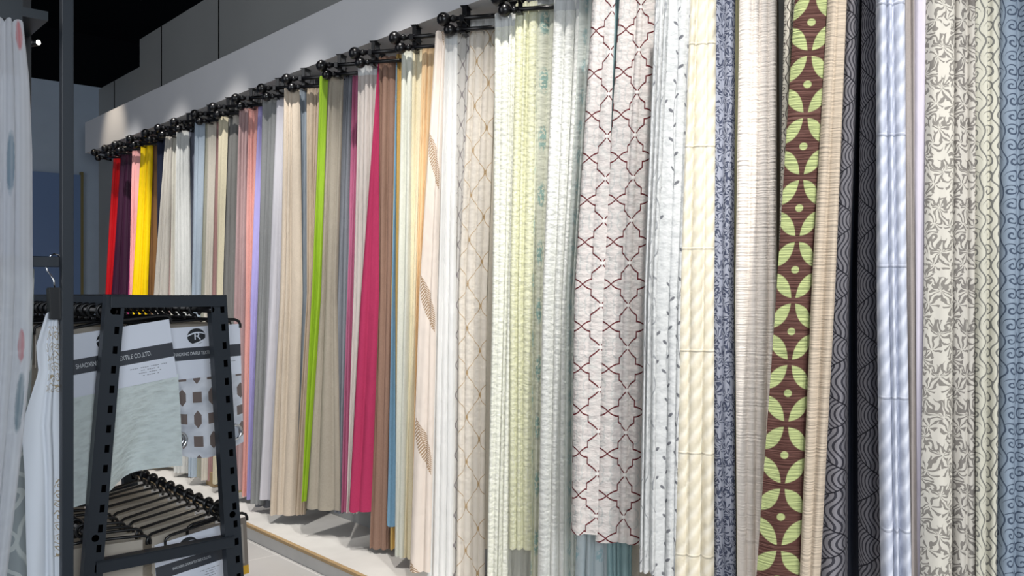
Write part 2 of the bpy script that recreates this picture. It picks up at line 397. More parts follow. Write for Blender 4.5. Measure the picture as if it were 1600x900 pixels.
# ------------------------------------------------------------------ cloth
ANG = math.radians(36); RD = Vector((math.sin(ANG), -math.cos(ANG), 0)); RN = Vector((-math.cos(ANG), -math.sin(ANG), 0))
def station(px):
    th = math.atan((px-800)/F)+YAW
    return Vector((BL, BL/math.tan(th), 0)), RD, RN
ZR = 1.47+.4976*2.5
def hit(plane, off, x, y):
    P, d, n = plane; r = ray(x, y); t = (P.dot(n)+off)/(r.dot(n)); q = r*t
    return (q-P).dot(d), EYE+q.z
def cloth(name, plane, off, rows, mat, folds, amp, seed, nv=46, zjit=.006, pinch=True, sub=9, tight=1.0):
    """rows: list of (z, s_left, s_right) top to bottom"""
    R = random.Random(seed); P, d, n = plane
    fa = [R.uniform(.45, 1.35) for _ in range(folds+3)]; fw = [R.uniform(.45, 1.7) for _ in range(folds)]
    tot = sum(fw); edges = [0]
    for x in fw: edges.append(edges[-1]+x/tot)
    ph = [R.uniform(0, 6.28) for _ in range(4)]; fz = [R.uniform(-1, 1)*zjit for _ in range(folds+3)]
    us = []
    for k in range(folds):
        for j in range(sub): us.append((k, j/sub))
    us.append((folds-1, 1.0))
    def lat(z):
        for a, b in zip(rows, rows[1:]):
            if z >= b[0] or b is rows[-1]:
                t = (a[0]-z)/max(1e-6, a[0]-b[0]); return a[1]+(b[1]-a[1])*t, a[2]+(b[2]-a[2])*t
    z0, z1 = rows[0][0], rows[-1][0]; H = z0-z1
    me = bpy.data.meshes.new(name); V = []; UV = []; arc = [0]
    grid = []
    for i in range(nv+1):
        v = i/nv; v = v**1.0; z = z0-H*v; sl, sr = lat(z); wd = sr-sl
        row = []
        for (k, f) in us:
            u = edges[k]+(edges[k+1]-edges[k])*f
            if 0 < u < 1: u2 = u + .026*math.sin(v*2.9+ph[0]+u*5)*min(1, 4*u*(1-u)) + .006*math.sin(v*9+ph[1]+k)
            else: u2 = u
            q = 2*f-1; h = (max(0, 1-q*q))**.62
            grow = (.45+.55*min(1, v/.06)) if pinch else 1
            A = amp*fa[k]*grow*(1+.25*math.sin(v*4+ph[2]+k*1.7)+.2*v)
            o = off + A*(h-.5) + .004*math.sin(v*6+ph[3]+u*9)
            s_ = sl+wd*u2
            zz = z - (fz[k]*4*f*(1-f) + .004*h)*v**6
            if i == 0: zz = z + .006*h
            row.append(P + d*s_ + n*o + Vector((0, 0, zz)))
        grid.append(row)
    m = grid[nv//2]
    for a, b in zip(m, m[1:]): arc.append(arc[-1]+(b-a).length)
    W = len(us); verts = [tuple(p) for r in grid for p in r]
    faces = [(i*W+j, i*W+j+1, (i+1)*W+j+1, (i+1)*W+j) for i in range(nv) for j in range(W-1)]
    me.from_pydata(verts, [], faces); uvl = me.uv_layers.new(name='UVMap')
    for li, l in enumerate(me.loops):
        i, j = divmod(l.vertex_index, W); uvl.data[li].uv = (arc[j], i/nv*H)
    for p in me.polygons: p.use_smooth = True
    o = link(name, me, mat)
    return o, grid, arc
_seed = [100]
def K(st, name, label, xt, xr, yr, yb, mat, folds, amp=.020, off=0., top='L', bot=None, hdr=None, cat='curtain', tight=1.):
    _seed[0] += 1; pl = station(st)
    zt = {'U': ZR+.020, 'L': ZR-.048, 'M': ZR-.014}[top] if isinstance(top, str) else top
    ym = HY-(zt-EYE)*F/2.6
    def y_of(z, x):   # pixel row of height z on this plane at column x
        a = hit(pl, off, x, HY)[0]; q = pl[0]+pl[1]*a+pl[2]*off; return HY-(z-EYE)*F/q.dot(FW)
    yt = y_of(zt, (xt[0]+xt[1])/2)
    rows = [(zt, hit(pl, off, xt[0], yt)[0], hit(pl, off, xt[1], yt)[0])]
    zr = hit(pl, off, (xr[0]+xr[1])/2, yr)[1]; r1 = (zr, hit(pl, off, xr[0], yr)[0], hit(pl, off, xr[1], yr)[0])
    rows.append(r1)
    xc = sum(bot)/2 if bot else (xr[0]+xr[1])/2 + ((xr[0]+xr[1])-(xt[0]+xt[1]))/2*(yb-yr)/(yr-yt)
    zb = max(PZ+.03, hit(pl, off, xc, yb)[1])
    if bot: rows.append((zb, hit(pl, off, bot[0], yb)[0], hit(pl, off, bot[1], yb)[0]))
    else:
        t = (rows[0][0]-zb)/(rows[0][0]-zr)
        rows.append((zb,)+tuple(rows[0][i]+(r1[i]-rows[0][i])*t for i in (1, 2)))
    wd = max(r[2]-r[1] for r in rows)
    o, grid, arc = cloth(name, pl, off, rows, mat, folds, amp, _seed[0])
    tag(o, label, cat)
    if hdr:      # stitched heading band along the top
        n = pl[2]; me = bpy.data.meshes.new('heading_tape'); top_, W = grid[0], len(grid[0])
        vs = []; nr = 3
        for i in range(nr+1):
            g0, g1 = grid[0], grid[1]; t = i/nr*hdr/((g0[0]-g1[0]).z)
            for j in range(W): vs.append(tuple(g0[j].lerp(g1[j], t)+n*.0015))
        me.from_pydata(vs, [], [(i*W+j, i*W+j+1, (i+1)*W+j+1, (i+1)*W+j) for i in range(nr) for j in range(W-1)])
        for p in me.polygons: p.use_smooth = True
        uvl = me.uv_layers.new(name='UVMap')
        for li, l in enumerate(me.loops):
            i, j = divmod(l.vertex_index, W); uvl.data[li].uv = (arc[j], i*.02)
        link('heading_tape', me, plain((222, 224, 224), 'sheer'), o)
    return o

# ------------------------------------------------------------------ curtain rods
STN = [(155, 'above the red curtain at the far end'), (171.6, 'above the dark plum curtain'), (188, 'above the pale pink curtain near the yellow one'),
 (211, 'with its ball just over the yellow curtain'), (235, 'above the navy curtain'), (255, 'above the speckled grey linen curtain'),
 (280, 'above the silver white curtain'), (312, 'above the pale blue grey curtain'), (340.5, 'above the khaki and charcoal curtains'),
 (376, 'above the salmon pink curtain'), (416, 'above the lavender and grey curtains'), (455, 'above the wide beige curtain'),
 (509, 'above the lime green and taupe curtains'), (560, 'above the magenta curtain'), (622, 'above the cream and yellow curtains'),
 (697, 'above the white and gold ogee sheers'), (781, 'above the pale yellow jacquard curtain'), (869, 'above the white jacquard sheer'),
 (971, 'above the red lattice curtains'), (1088, 'above the cream twisted curtain'), (1230, 'above the brown leaf curtain'), (1372, 'above the grey damask curtains')]
def make_rod(px, text):
    P, d, n = station(px); B = P+Vector((0, 0, ZR))
    r = thing('double_curtain_rod', 'black double curtain rod with ball finials '+text, 'curtain rod', B)
    L = .44
    up0 = n*.078+d*.012; lo0 = n*.062+d*.036+Vector((0, 0, -.047))
    for (o0, l0, rr, fr) in ((up0, L-.05, .0110, .032), (lo0, L-.10, .0100, .029)):
        rod = obj('rod', tube(bmesh.new(), [o0+d*.0, o0+d*l0], rr, 14), M_rail, r, True)
        bm = sphere(bmesh.new(), o0, fr)
        tube(bm, [o0+d*(fr-.006), o0+d*(fr+.006), o0+d*(fr+.008), o0+d*(fr+.018), o0+d*(fr+.020), o0+d*(fr+.030)], [.013, .013, .017, .017, .0125, .0125], 16)
        obj('finial', bm, M_rail, rod, True)
    for s in (.10, .33):
        bm = bmesh.new(); pass
        rt = Matrix((d, n, Vector((0, 0, 1)))).transposed()
        q = Vector((0, 0, 0))
        def lb(lo, hi, bev=.001):
            t = bmesh.new(); box(t, lo, hi, bev=bev); bmesh.ops.transform(t, matrix=rt.to_4x4(), verts=t.verts)
            bmesh.ops.translate(t, vec=d*s, verts=t.verts); me = bpy.data.meshes.new('t'); t.to_mesh(me); t.free(); bm.from_mesh(me); bpy.data.meshes.remove(me)
        top = SZ-ZR
        lb((-.012, -.026, -.066), (.012, -.020, top)); lb((-.010, -.024, -.017), (.010, .088, -.011)); lb((-.010, -.024, -.064), (.010, .072, -.057))
        lb((-.010, .086, -.016), (.010, .091, .012)); lb((-.010, .040, -.064), (.010, .046, top)); lb((-.018, -.026, top-.004), (.018, .050, top))
        obj('bracket', bm, M_rail, r)
for px, t in STN: make_rod(px, t)

LAT, LEAF, SLATE = m_lattice(), m_leaf(), m_slate()
# far group ---------------------------------------------------------------
K(155, 'curtain', 'bright red curtain, farthest one on the wall', (177, 194), (164, 180), 460, 700, plain((196, 16, 26), 'silk'), 3, .018)
K(171.6, 'curtain', 'dark plum curtain with narrow folds beside the red curtain', (189, 209), (173, 205), 460, 705, plain((58, 26, 50), 'silk'), 4, .018)
K(188, 'curtain', 'magenta sliver of curtain under the pale pink one', (208, 214), (200, 206), 460, 706, plain((170, 52, 110), 'silk'), 1, .012, -.02)
K(188, 'curtain', 'pale pink curtain between the plum and yellow curtains', (206, 224), (203, 216), 460, 706, plain((244, 178, 176), 'silk'), 4, .012)
K(211, 'curtain', 'bright yellow curtain at the far end of the wall', (220, 238), (205, 230), 460, 715, plain((246, 208, 4), 'silk'), 3, .018)
K(211, 'curtain', 'bronze brown curtain with narrow folds next to the yellow one', (235, 249), (229, 246), 460, 715, plain((126, 92, 58), 'silk'), 4, .014, -.03)
K(235, 'curtain', 'navy curtain between the bronze and grey linen curtains', (245, 260), (247, 262), 460, 720, plain((38, 44, 66), 'linen'), 3, .014, -.01)
K(255, 'curtain', 'speckled grey beige linen curtain right of the navy one', (258, 270), (240, 261), 460, 730, plain((190, 186, 178)), 3, .016, .01)
K(255, 'curtain', 'dusty blush curtain strip behind the grey linen curtains', (266, 276), (259, 270), 460, 730, plain((198, 172, 168)), 2, .012, -.02)
K(255, 'curtain', 'ivory grey linen curtain left of the silver white curtain', (269, 281), (266, 277), 460, 730, plain((204, 202, 192)), 3, .012, -.005)
K(280, 'curtain', 'silver white curtain with tight narrow folds', (275, 296), (273, 298), 460, 738, plain((206, 208, 206)), 5, .015, .01)
K(280, 'curtain', 'dull blue grey curtain strip right of the silver white one', (291, 310), (294, 303), 460, 738, plain((112, 118, 134)), 3, .014, -.02)
K(312, 'curtain', 'pale blue grey curtain with one broad fold', (304, 320), (299, 313), 460, 745, plain((168, 182, 196)), 2, .014, .01)
K(312, 'curtain', 'olive grey curtain strip beside the pale blue curtain', (315, 330), (311, 323), 460, 745, plain((158, 158, 144)), 3, .014, -.01)
K(312, 'curtain', 'light oatmeal curtain between olive and rose strips', (324, 338), (319, 331), 460, 750, plain((206, 200, 188)), 2, .014, 0)
K(312, 'curtain', 'dusty rose curtain strip left of the khaki curtain', (333, 346), (328, 340), 460, 750, plain((172, 136, 134)), 2, .012, -.015)
K(340.5, 'curtain', 'khaki cream curtain with one flat fold', (342, 356), (337, 348), 460, 755, plain((204, 196, 170)), 1, .014, .01)
K(340.5, 'curtain', 'charcoal grey linen curtain left of the mauve one', (353, 378), (345, 369), 460, 758, plain((122, 122, 120)), 4, .018, -.01)
K(376, 'curtain', 'mauve rose curtain between charcoal and salmon curtains', (373, 388), (366, 383), 460, 765, plain((176, 148, 148)), 3, .016, .012, bot=(358, 377))
K(376, 'curtain', 'pale gold curtain whose hem shows left of the salmon one', (381, 393), (382, 390), 460, 768, plain((206, 186, 134)), 2, .010, -.02, bot=(369, 381))
K(376, 'curtain', 'salmon pink curtain left of the lavender curtain', (384, 404), (384, 397), 460, 775, plain((226, 166, 158)), 3, .016, 0, bot=(377, 386))
K(376, 'curtain', 'lavender curtain with one smooth fold', (402, 414), (391, 405), 460, 786, plain((174, 166, 224), 'silk'), 1, .016, .005, bot=(384, 393))
K(416, 'curtain', 'mid grey linen curtain right of the lavender one', (410, 436), (402, 424), 460, 788, plain((140, 142, 142)), 3, .020, 0, bot=(391, 412))
K(416, 'curtain', 'lilac white curtain with a broad flat lower fold', (432, 448), (419, 440), 460, 780, plain((204, 202, 208), 'silk'), 2, .014, .03, bot=(404, 424))
K(416, 'curtain', 'dark grey curtain hem low behind the lilac white one', (434, 448), (424, 440), 460, 791, plain((112, 114, 120)), 2, .014, -.03, bot=(398, 424))
K(455, 'curtain', 'wide warm beige curtain with a bright cream left edge', (444, 467), (436, 472), 460, 804, plain((206, 192, 174)), 3, .022, .03, bot=(421, 460))
K(455, 'curtain', 'blue and white ticking striped curtain beside the beige one', (464, 482), (462, 480), 460, 790, plain((140, 150, 160), 'sheer'), 5, .014, -.005, bot=(452, 474))
K(455, 'curtain', 'dark olive grey curtain left of the lime green one', (472, 500), (466, 496), 460, 796, plain((122, 120, 106)), 3, .016, -.035, bot=(455, 480))
K(455, 'curtain', 'crumpled beige curtain touching the lime green curtain', (478, 502), (480, 490), 460, 803, plain((194, 177, 156), 'linen'), 4, .014, .012, bot=(458, 477))
K(509, 'curtain', 'lime green curtain tapering towards the hem', (499, 512), (487, 501), 460, 783, plain((138, 172, 42), 'silk'), 2, .016, .03, bot=(471, 478))
K(509, 'curtain', 'taupe grey curtain with a wide flat hem right of the lime one', (510, 537), (499, 526), 460, 796, plain((164, 156, 142)), 3, .020, .012, bot=(477, 532))
K(509, 'curtain', 'cool slate grey curtain between taupe and rose curtains', (534, 556), (526, 545), 460, 800, plain((134, 138, 146)), 4, .014, -.01, bot=(522, 537))
K(509, 'curtain', 'rose pink curtain strip left of the blush white sheer', (551, 566), (541, 556), 460, 800, plain((196, 112, 146)), 3, .012, -.002, bot=(533, 546))
K(560, 'sheer_curtain', 'blush white sheer curtain left of the magenta curtain', (559, 592), (552, 590), 460, 800, plain((206, 198, 192), 'sheer'), 5, .014, -.004, 'L', bot=(541, 560), hdr=.05)
K(560, 'curtain', 'magenta curtain widening towards its hem', (590.5, 592), (563, 592), 460, 799, plain((178, 54, 94), 'linen'), 2, .010, .035, bot=(545, 579))
K(560, 'curtain', 'warm brown curtain between magenta and gold curtains', (591, 623), (590, 614), 460, 861, plain((154, 124, 108)), 4, .018, .012, 'M', bot=(577, 609))
K(560, 'curtain', 'light blue curtain showing low beside the brown one', (619, 620.5), (612, 617), 460, 821, plain((134, 178, 208)), 1, .010, .056, bot=(604, 619))
K(560, 'curtain', 'golden yellow curtain strip left of the cream curtains', (619, 631), (611, 624), 460, 856, plain((222, 186, 112)), 2, .012, .045, 'M', bot=(609, 621))
# middle group --------------------------------------------------------------
K(622, 'curtain', 'pale greenish white curtain right of the golden strip', (627, 645), (621, 640), 460, 869, plain((222, 224, 212)), 2, .018, .01, bot=(616, 630))
K(622, 'curtain', 'soft cream yellow curtain left of the peach sheer', (640, 664), (636, 654), 460, 871, plain((236, 226, 194)), 3, .018, .0, bot=(628, 644))
K(622, 'sheer_curtain', 'peach orange sheer curtain hanging behind the fern print', (659, 681), (650, 664), 460, 880, plain((252, 216, 170), 'sheer'), 4, .012, .022, bot=(642, 660))
K(697, 'curtain', 'blush curtain printed with tan fern leaves', (680, 696), (655, 682), 460, 893, m_fern((240, 228, 217), (158, 124, 84)), 2, .012, .050, bot=(639, 672))
K(697, 'sheer_curtain', 'plain white sheer curtain between fern print and gold ogee', (688, 715), (675, 712), 460, 930, plain((242, 242, 240), 'sheer'), 4, .018, .025, hdr=.055, bot=(666, 706))
K(697, 'sheer_curtain', 'grey sheer curtain with fine twig lines at its left', (711, 738), (706, 722), 460, 905, m_ogee((222, 219, 214), (110, 100, 108), .10, .14, .045), 3, .014, -.010, bot=(700, 718))
K(697, 'sheer_curtain', 'cream sheer curtain embroidered with a gold ogee lattice', (735, 777), (716, 760), 460, 940, m_ogee((242, 234, 222), (188, 154, 104), .155, .205, .030, kn=.012), 4, .013, .012, 'U', hdr=.055, bot=(712, 757))
K(697, 'curtain', 'plain grey beige lining strip beside the gold ogee sheer', (762, 784), (752, 774), 460, 856, plain((196, 190, 178)), 1, .010, -.03, 'L')
K(781, 'sheer_curtain', 'white leaf jacquard sheer at the left of the yellow ones', (773, 812), (768, 802), 460, 935, m_jac((240, 241, 228), (248, 248, 240)), 4, .018, .015, 'L', hdr=.055, bot=(760, 792))
K(781, 'sheer_curtain', 'pale yellow leaf jacquard curtain ending above the others', (805, 842), (796, 834), 460, 857, m_jac((236, 236, 204), (244, 244, 222)), 3, .022, .035, 'M', bot=(795, 833))
K(781, 'sheer_curtain', 'thin grey sheer curtain visible below the pale yellow one', (810, 846), (800, 840), 460, 935, plain((200, 200, 192), 'sheer'), 4, .014, -.02, 'L')
K(781, 'sheer_curtain', 'cream sheer curtain with teal flower motifs', (836, 868), (832, 852), 460, 935, m_motif((234, 236, 218), (122, 178, 176), .06, .245, .018, .055), 3, .012, .032, 'U', hdr=.045, bot=(828, 846))
K(869, 'sheer_curtain', 'white swirl jacquard sheer with a stitched heading', (866, 912), (847, 888), 460, 945, m_jac((240, 241, 236), (248, 249, 246)), 3, .022, .02, 'L', hdr=.07, bot=(838, 884))
K(869, 'sheer_curtain', 'mint white sheer curtain with pale blue flowers', (905, 936), (884, 902), 460, 945, m_motif((230, 236, 230), (150, 194, 200), .06, .12, .018, .035, .6), 3, .018, .03, 'L', bot=(880, 902))
# lattice group --------------------------------------------------------------
K(971, 'curtain', 'left white curtain with dark red lattice embroidery', (928, 963), (897, 946), 460, 834, LAT, 2, .012, .055, 'L', bot=(892, 936))
K(971, 'sheer_curtain', 'pale blue sheer curtain showing below the left lattice curtain', (936, 978), (915, 962), 460, 950, m_motif((204, 216, 220), (136, 186, 196), .07, .2, .016, .03, .6), 4, .018, -.035, 'L', bot=(896, 955))
K(971, 'sheer_curtain', 'teal blue sheer curtain strip between the two lattice curtains', (958, 990), (940, 990), 460, 950, plain((156, 186, 190), 'sheer'), 5, .014, -.012, 'L', bot=(950, 986))
K(971, 'curtain', 'right white curtain with dark red lattice embroidery', (971, 1030), (940, 1010), 460, 848, LAT, 3, .014, .055, 'L', bot=(930, 1001))
K(971, 'curtain', 'plain beige curtain hem low right of the lattice curtains', (1010, 1040), (990, 1022), 460, 950, plain((196, 188, 174)), 2, .014, -.05, 'L', bot=(980, 1020))
K(1088, 'sheer_curtain', 'white sheer curtain with fine grey branch lines', (1027, 1050), (1006, 1026), 460, 893, m_branch((222, 224, 224), (140, 144, 150)), 3, .018, .035, 'L', bot=(998, 1024))
K(1088, 'sheer_curtain', 'white curtain embroidered with grey leafy twigs', (1042, 1088), (1022, 1066), 460, 930, m_twig((226, 228, 228), (104, 106, 114)), 3, .013, .02, 'L', bot=(1018, 1060))
K(1088, 'curtain', 'cream satin curtain in three twisted looking folds', (1082, 1120), (1062, 1116), 460, 950, m_twist((232, 223, 200), (248, 242, 226)), 3, .026, .03, 'L', bot=(1053, 1116))
K(1088, 'curtain', 'slate grey curtain with dark leafy damask', (1117, 1149), (1113, 1147), 460, 950, m_damask('slate_damask_fabric', (160, 164, 178), (72, 78, 98), .085), 2, .020, .01, 'L', bot=(1115, 1151))
K(1088, 'curtain', 'narrow olive curtain strip right of the slate damask', (1146, 1160), (1144, 1156), 460, 950, plain((150, 148, 118)), 2, .014, -.02, 'L', bot=(1146, 1162))
K(1088, 'curtain', 'blush cream slub curtain left of the brown leaf curtain', (1157, 1214), (1149, 1214), 460, 950, plain((252, 243, 234), 'slub'), 4, .018, .065, 'L', bot=(1152, 1200))
K(1088, 'curtain', 'dull taupe curtain edge in the gap beside the blush slub', (1196, 1216), (1196, 1220), 460, 950, plain((122, 110, 92), 'slub'), 2, .014, -.02, 'L')
# right group --------------------------------------------------------------
K(1230, 'curtain', 'cream curtain with thin dark wavy lattice lines, mostly hidden', (1229, 1262), (1216, 1242), 460, 950, m_scroll('dark_line_scroll_fabric', (206, 200, 186), (62, 54, 50), .035), 3, .016, .03, 'L')
K(1230, 'curtain', 'brown curtain printed with light green leaves and dots', (1252, 1312), (1213, 1272), 460, 950, LEAF, 1, .020, .075, 'L', bot=(1179, 1252))
K(1230, 'curtain', 'pale gold crinkled curtain right of the brown leaf one', (1303, 1330), (1268, 1305), 460, 950, plain((202, 187, 168), 'slub'), 2, .022, .095, 'L', bot=(1248, 1280))
K(1230, 'curtain', 'slate curtain with fine black ogee lines, left fold group', (1328, 1350), (1300, 1328), 460, 950, SLATE, 1, .026, .060, 'L', bot=(1272, 1326))
K(1230, 'curtain', 'dark navy sheet added as the shadow between the two slate fold groups', (1340, 1368), (1322, 1352), 460, 950, plain((44, 48, 62), 'silk'), 2, .014, -.01, 'L', bot=(1318, 1354))  # added cloth, its dark colour stands in for shade in the gap
K(1230, 'curtain', 'slate curtain with fine black ogee lines, right fold group', (1350, 1374), (1341, 1377), 460, 950, SLATE, 1, .026, .085, 'L', bot=(1344, 1386))
K(1372, 'curtain', 'pale blue white satin curtain with diagonal twists and seams', (1369, 1414), (1371, 1419), 460, 950, m_twist((190, 196, 212), (228, 232, 244), .375), 3, .020, .04, 'L', bot=(1378, 1427))
K(1372, 'curtain', 'grey taupe curtain strip beside the blue white satin', (1412, 1430), (1417, 1436), 460, 950, plain((168, 160, 156)), 2, .012, .01, 'L')
K(1372, 'curtain', 'pale lilac curtain fold left of the leafy damask', (1426, 1456), (1431, 1450), 460, 950, plain((206, 200, 212), 'silk'), 1, .018, .02, 'L')
K(1372, 'curtain', 'cream curtain with taupe leaf damask, one broad flat fold', (1451, 1494), (1444, 1491), 460, 950, m_damask('taupe_damask_fabric', (206, 202, 192), (134, 130, 124), .10), 1, .020, .04, 'L', bot=(1438, 1489))
K(1372, 'curtain', 'taupe leaf damask curtain in two folds beside the flat one', (1491, 1528), (1489, 1528), 460, 950, m_damask('grey_taupe_damask_fabric', (192, 188, 180), (122, 118, 114), .10), 2, .022, .02, 'L')
K(1372, 'curtain', 'cream curtain with small grey scrolls near the right edge', (1525, 1566), (1525, 1562), 460, 950, m_scroll('grey_scroll_fabric', (196, 194, 180), (112, 112, 108), .052), 2, .018, .035, 'L')
K(1372, 'curtain', 'slate blue curtain with dark scrolls at the right edge', (1564, 1640), (1560, 1640), 460, 950, m_scroll('blue_scroll_fabric', (134, 148, 164), (66, 78, 96), .052), 3, .020, .02, 'L')

bm = box(bmesh.new(), (0, 0, 0), (.09, .14, .10), bev=.004)
p = at_x(334, 733, 2.55)
o = obj('wooden_block', bm, M_trimw); o.location = (2.55, p.y, PZ); tag(o, 'small brown wooden block on the platform by the wall', 'wooden block')

# ------------------------------------------------------------------ sample rack
YR, YB = 2.45, 3.32
rack = thing('sample_rack', 'dark slotted steel A shaped rack full of fabric sample hangers', 'rack', (at_y(262, 460, YR).x, YR, 0))
RO = rack.location
def rl(p): return Vector(p)-RO
def leg(p, q, side):
    """slotted tapering leg: front skin with real slots over a recessed dark channel"""
    p, q = Vector(p), Vector(q); d = (q-p).normalized(); s = Vector((1, 0, 0)); s = (s-d*s.dot(d)).normalized(); n = Vector((0, -1, 0))
    W, L = .046, (q-p).length; bm = bmesh.new(); cols = (-W/2, .002, .014, W/2)
    rowsz = [0]; k = .03; holes = []
    while k < L-.04: rowsz += [k, k+.020]; holes.append(len(rowsz)-2); k += .052
    rowsz.append(L)
    g = [[[bm.verts.new(p+d*z+s*c+n*o_) for c in cols] for z in rowsz] for o_ in (.0, -.003)]
    for i in range(len(rowsz)-1):
        for j in range(3):
            if j == 1 and i in holes:
                a, b = g[0], g[1]
                for (u, v) in (((i, 1), (i, 2)), ((i, 2), (i+1, 2)), ((i+1, 2), (i+1, 1)), ((i+1, 1), (i, 1))):
                    bm.faces.new((a[u[0]][u[1]], a[v[0]][v[1]], b[v[0]][v[1]], b[u[0]][u[1]]))
                continue
            for a in g: bm.faces.new((a[i][j], a[i][j+1], a[i+1][j+1], a[i+1][j]))
    o = obj('leg', bm, M_steel, rack)
    bm = bmesh.new(); prism(bm, p-n*.016, q-n*.016, W*.98, .022, up=n); obj('channel', bm, M_hole, o)
    sx = -W/2-.001 if side < 0 else -W/2-.001
    bm = bmesh.new(); prism(bm, p+s*sx-n*.014, q+s*sx-n*.014, .003, .030, up=n); obj('side_flange', bm, M_steel, o)
def extr(a, b, z):   # extend line a->b down to z
    a, b = Vector(a), Vector(b); return a+(b-a)*((a.z-z)/(a.z-b.z))
def legline(x0, x1, Y):
    a = at_y(x0, 462, YR); b = at_y(x1, 900, YR); c = extr(a, b, 0); a.y = c.y = Y; return a, c
for Y in (YR, YB):
    for (x0, x1, sd) in ((182, 146, -1), (342, 369, 1)):
        a, b = legline(x0, x1, Y); leg(rl(a), rl(b), sd)
tl = at_y(172, 462, YR); tr = at_y(353, 462, YR); ZT = tl.z
for Y in (YR, YB):
    bm = box(bmesh.new(), rl((tl.x, Y-.006, ZT-.032)), rl((tr.x, Y-.003, ZT)), bev=.001); box(bm, rl((tl.x, Y-.006, ZT-.002)), rl((tr.x, Y+.03, ZT+.001)))
    obj('top_bar', bm, M_steel, rack)
    zc = at_y(262, 866, YR).z; xl = at_y(150, 888, YR).x; xr_ = at_y(366, 842, YR).x
    bm = box(bmesh.new(), rl((xl, Y-.004, zc-.016)), rl((xr_, Y+.0, zc+.016)), bev=.001); box(bm, rl((xl, Y-.004, zc+.014)), rl((xr_, Y+.03, zc+.017)))
    obj('cross_bar', bm, M_steel, rack)
for x in (tl.x+.012, tr.x-.012):
    obj('top_rail', box(bmesh.new(), rl((x-.012, YR, ZT-.03)), rl((x+.012, YB, ZT-.001)), bev=.001), M_steel, rack)
XTR, XTL, ZH = at_y(330, 487, YR).x, at_y(178, 487, YR).x, at_y(330, 484, YR).z
XLR, ZL = at_y(352, 800, YR+.05).x, at_y(345, 800, YR+.05).z
XLL = at_y(140, 800, YR+.05).x
for (x, z) in ((XTR, ZH), (XTL, ZH), (XLR, ZL), (XLL, ZL)):
    obj('hanging_rail', tube(bmesh.new(), [rl((x, YR, z)), rl((x, YB, z))], .0095, 14), M_rail, rack, True)
bm = box(bmesh.new(), rl((xl, YR, .18)), rl((xr_, YR+.004, .21))); obj('cross_bar', bm, M_steel, rack)

# hangers with samples
def arc_pts(c, r, a0, a1, n, ax='y'):
    return [Vector((c[0]+r*math.cos(a0+(a1-a0)*i/n), c[1], c[2]+r*math.sin(a0+(a1-a0)*i/n))) for i in range(n+1)]
def hanger_bm(wl, wr, thick=.0045):
    bm = bmesh.new()
    tube(bm, arc_pts((0, 0, 0), .0165, math.radians(-60), math.radians(265), 18), .0052, 8)
    tube(bm, [(-.003, 0, -.014), (0, 0, -.030)], .006, 8)
    pts = []
    for sgn, L in ((-1, wl), (1, wr)):
        side = [Vector((sgn*L, 0, -.062)), Vector((sgn*L, 0, -.052)), Vector((sgn*(L-.004), 0, -.042)), Vector((sgn*(L-.016), 0, -.036)), Vector((sgn*L*.5, 0, -.033)), Vector((0, 0, -.030))]
        pts += side if sgn < 0 else side[::-1][1:]
    tube(bm, pts, thick, 8)
    return bm
def text_mesh(name, txt, size, mat, parent, loc, sx=1.):
    c = bpy.data.curves.new(name, 'FONT'); c.body = txt; c.size = size; c.align_x = 'CENTER'; c.align_y = 'CENTER'; c.extrude = .0002
    t = bpy.data.objects.new(name, c); COL.objects.link(t)
    dg = bpy.context.evaluated_depsgraph_get(); dg.update(); me = bpy.data.meshes.new_from_object(t.evaluated_get(dg)); COL.objects.unlink(t); bpy.data.objects.remove(t)
    me.name = name; me.transform(Matrix.Translation(loc) @ Matrix.Rotation(PI/2, 4, 'X') @ Matrix.Diagonal((sx, 1, 1, 1)))
    me.materials.clear(); o = link(name, me, mat, parent); return o
def fab_panel(w, h, ztop, seed, amp, taper=0., slant=0., nx=26, nz=26, yoff=0.):
    R = random.Random(seed); p = [R.uniform(0, 6) for _ in range(4)]; V = []; fs = []
    for i in range(nz+1):
        v = i/nz
        for j in range(nx+1):
            u = j/nx; x = (u-.5)*w*(1-taper*v)+slant*v
            y = yoff+amp*v*(math.sin(u*7+p[0]+v)+.5*math.sin(u*15+p[1]+v*3)); z = ztop-h*v-(.02*math.sin(u*5+p[2]))*v
            V.append((x, y, z))
    fs = [(i*(nx+1)+j, i*(nx+1)+j+1, (i+1)*(nx+1)+j+1, (i+1)*(nx+1)+j) for i in range(nz) for j in range(nx)]
    me = bpy.data.meshes.new('fabric_swatch'); me.from_pydata(V, [], fs); uvl = me.uv_layers.new(name='UVMap')
    for li, l in enumerate(me.loops):
        i, j = divmod(l.vertex_index, nx+1); uvl.data[li].uv = (j/nx*w, i/nz*h)
    for q in me.polygons: q.use_smooth = True
    return me
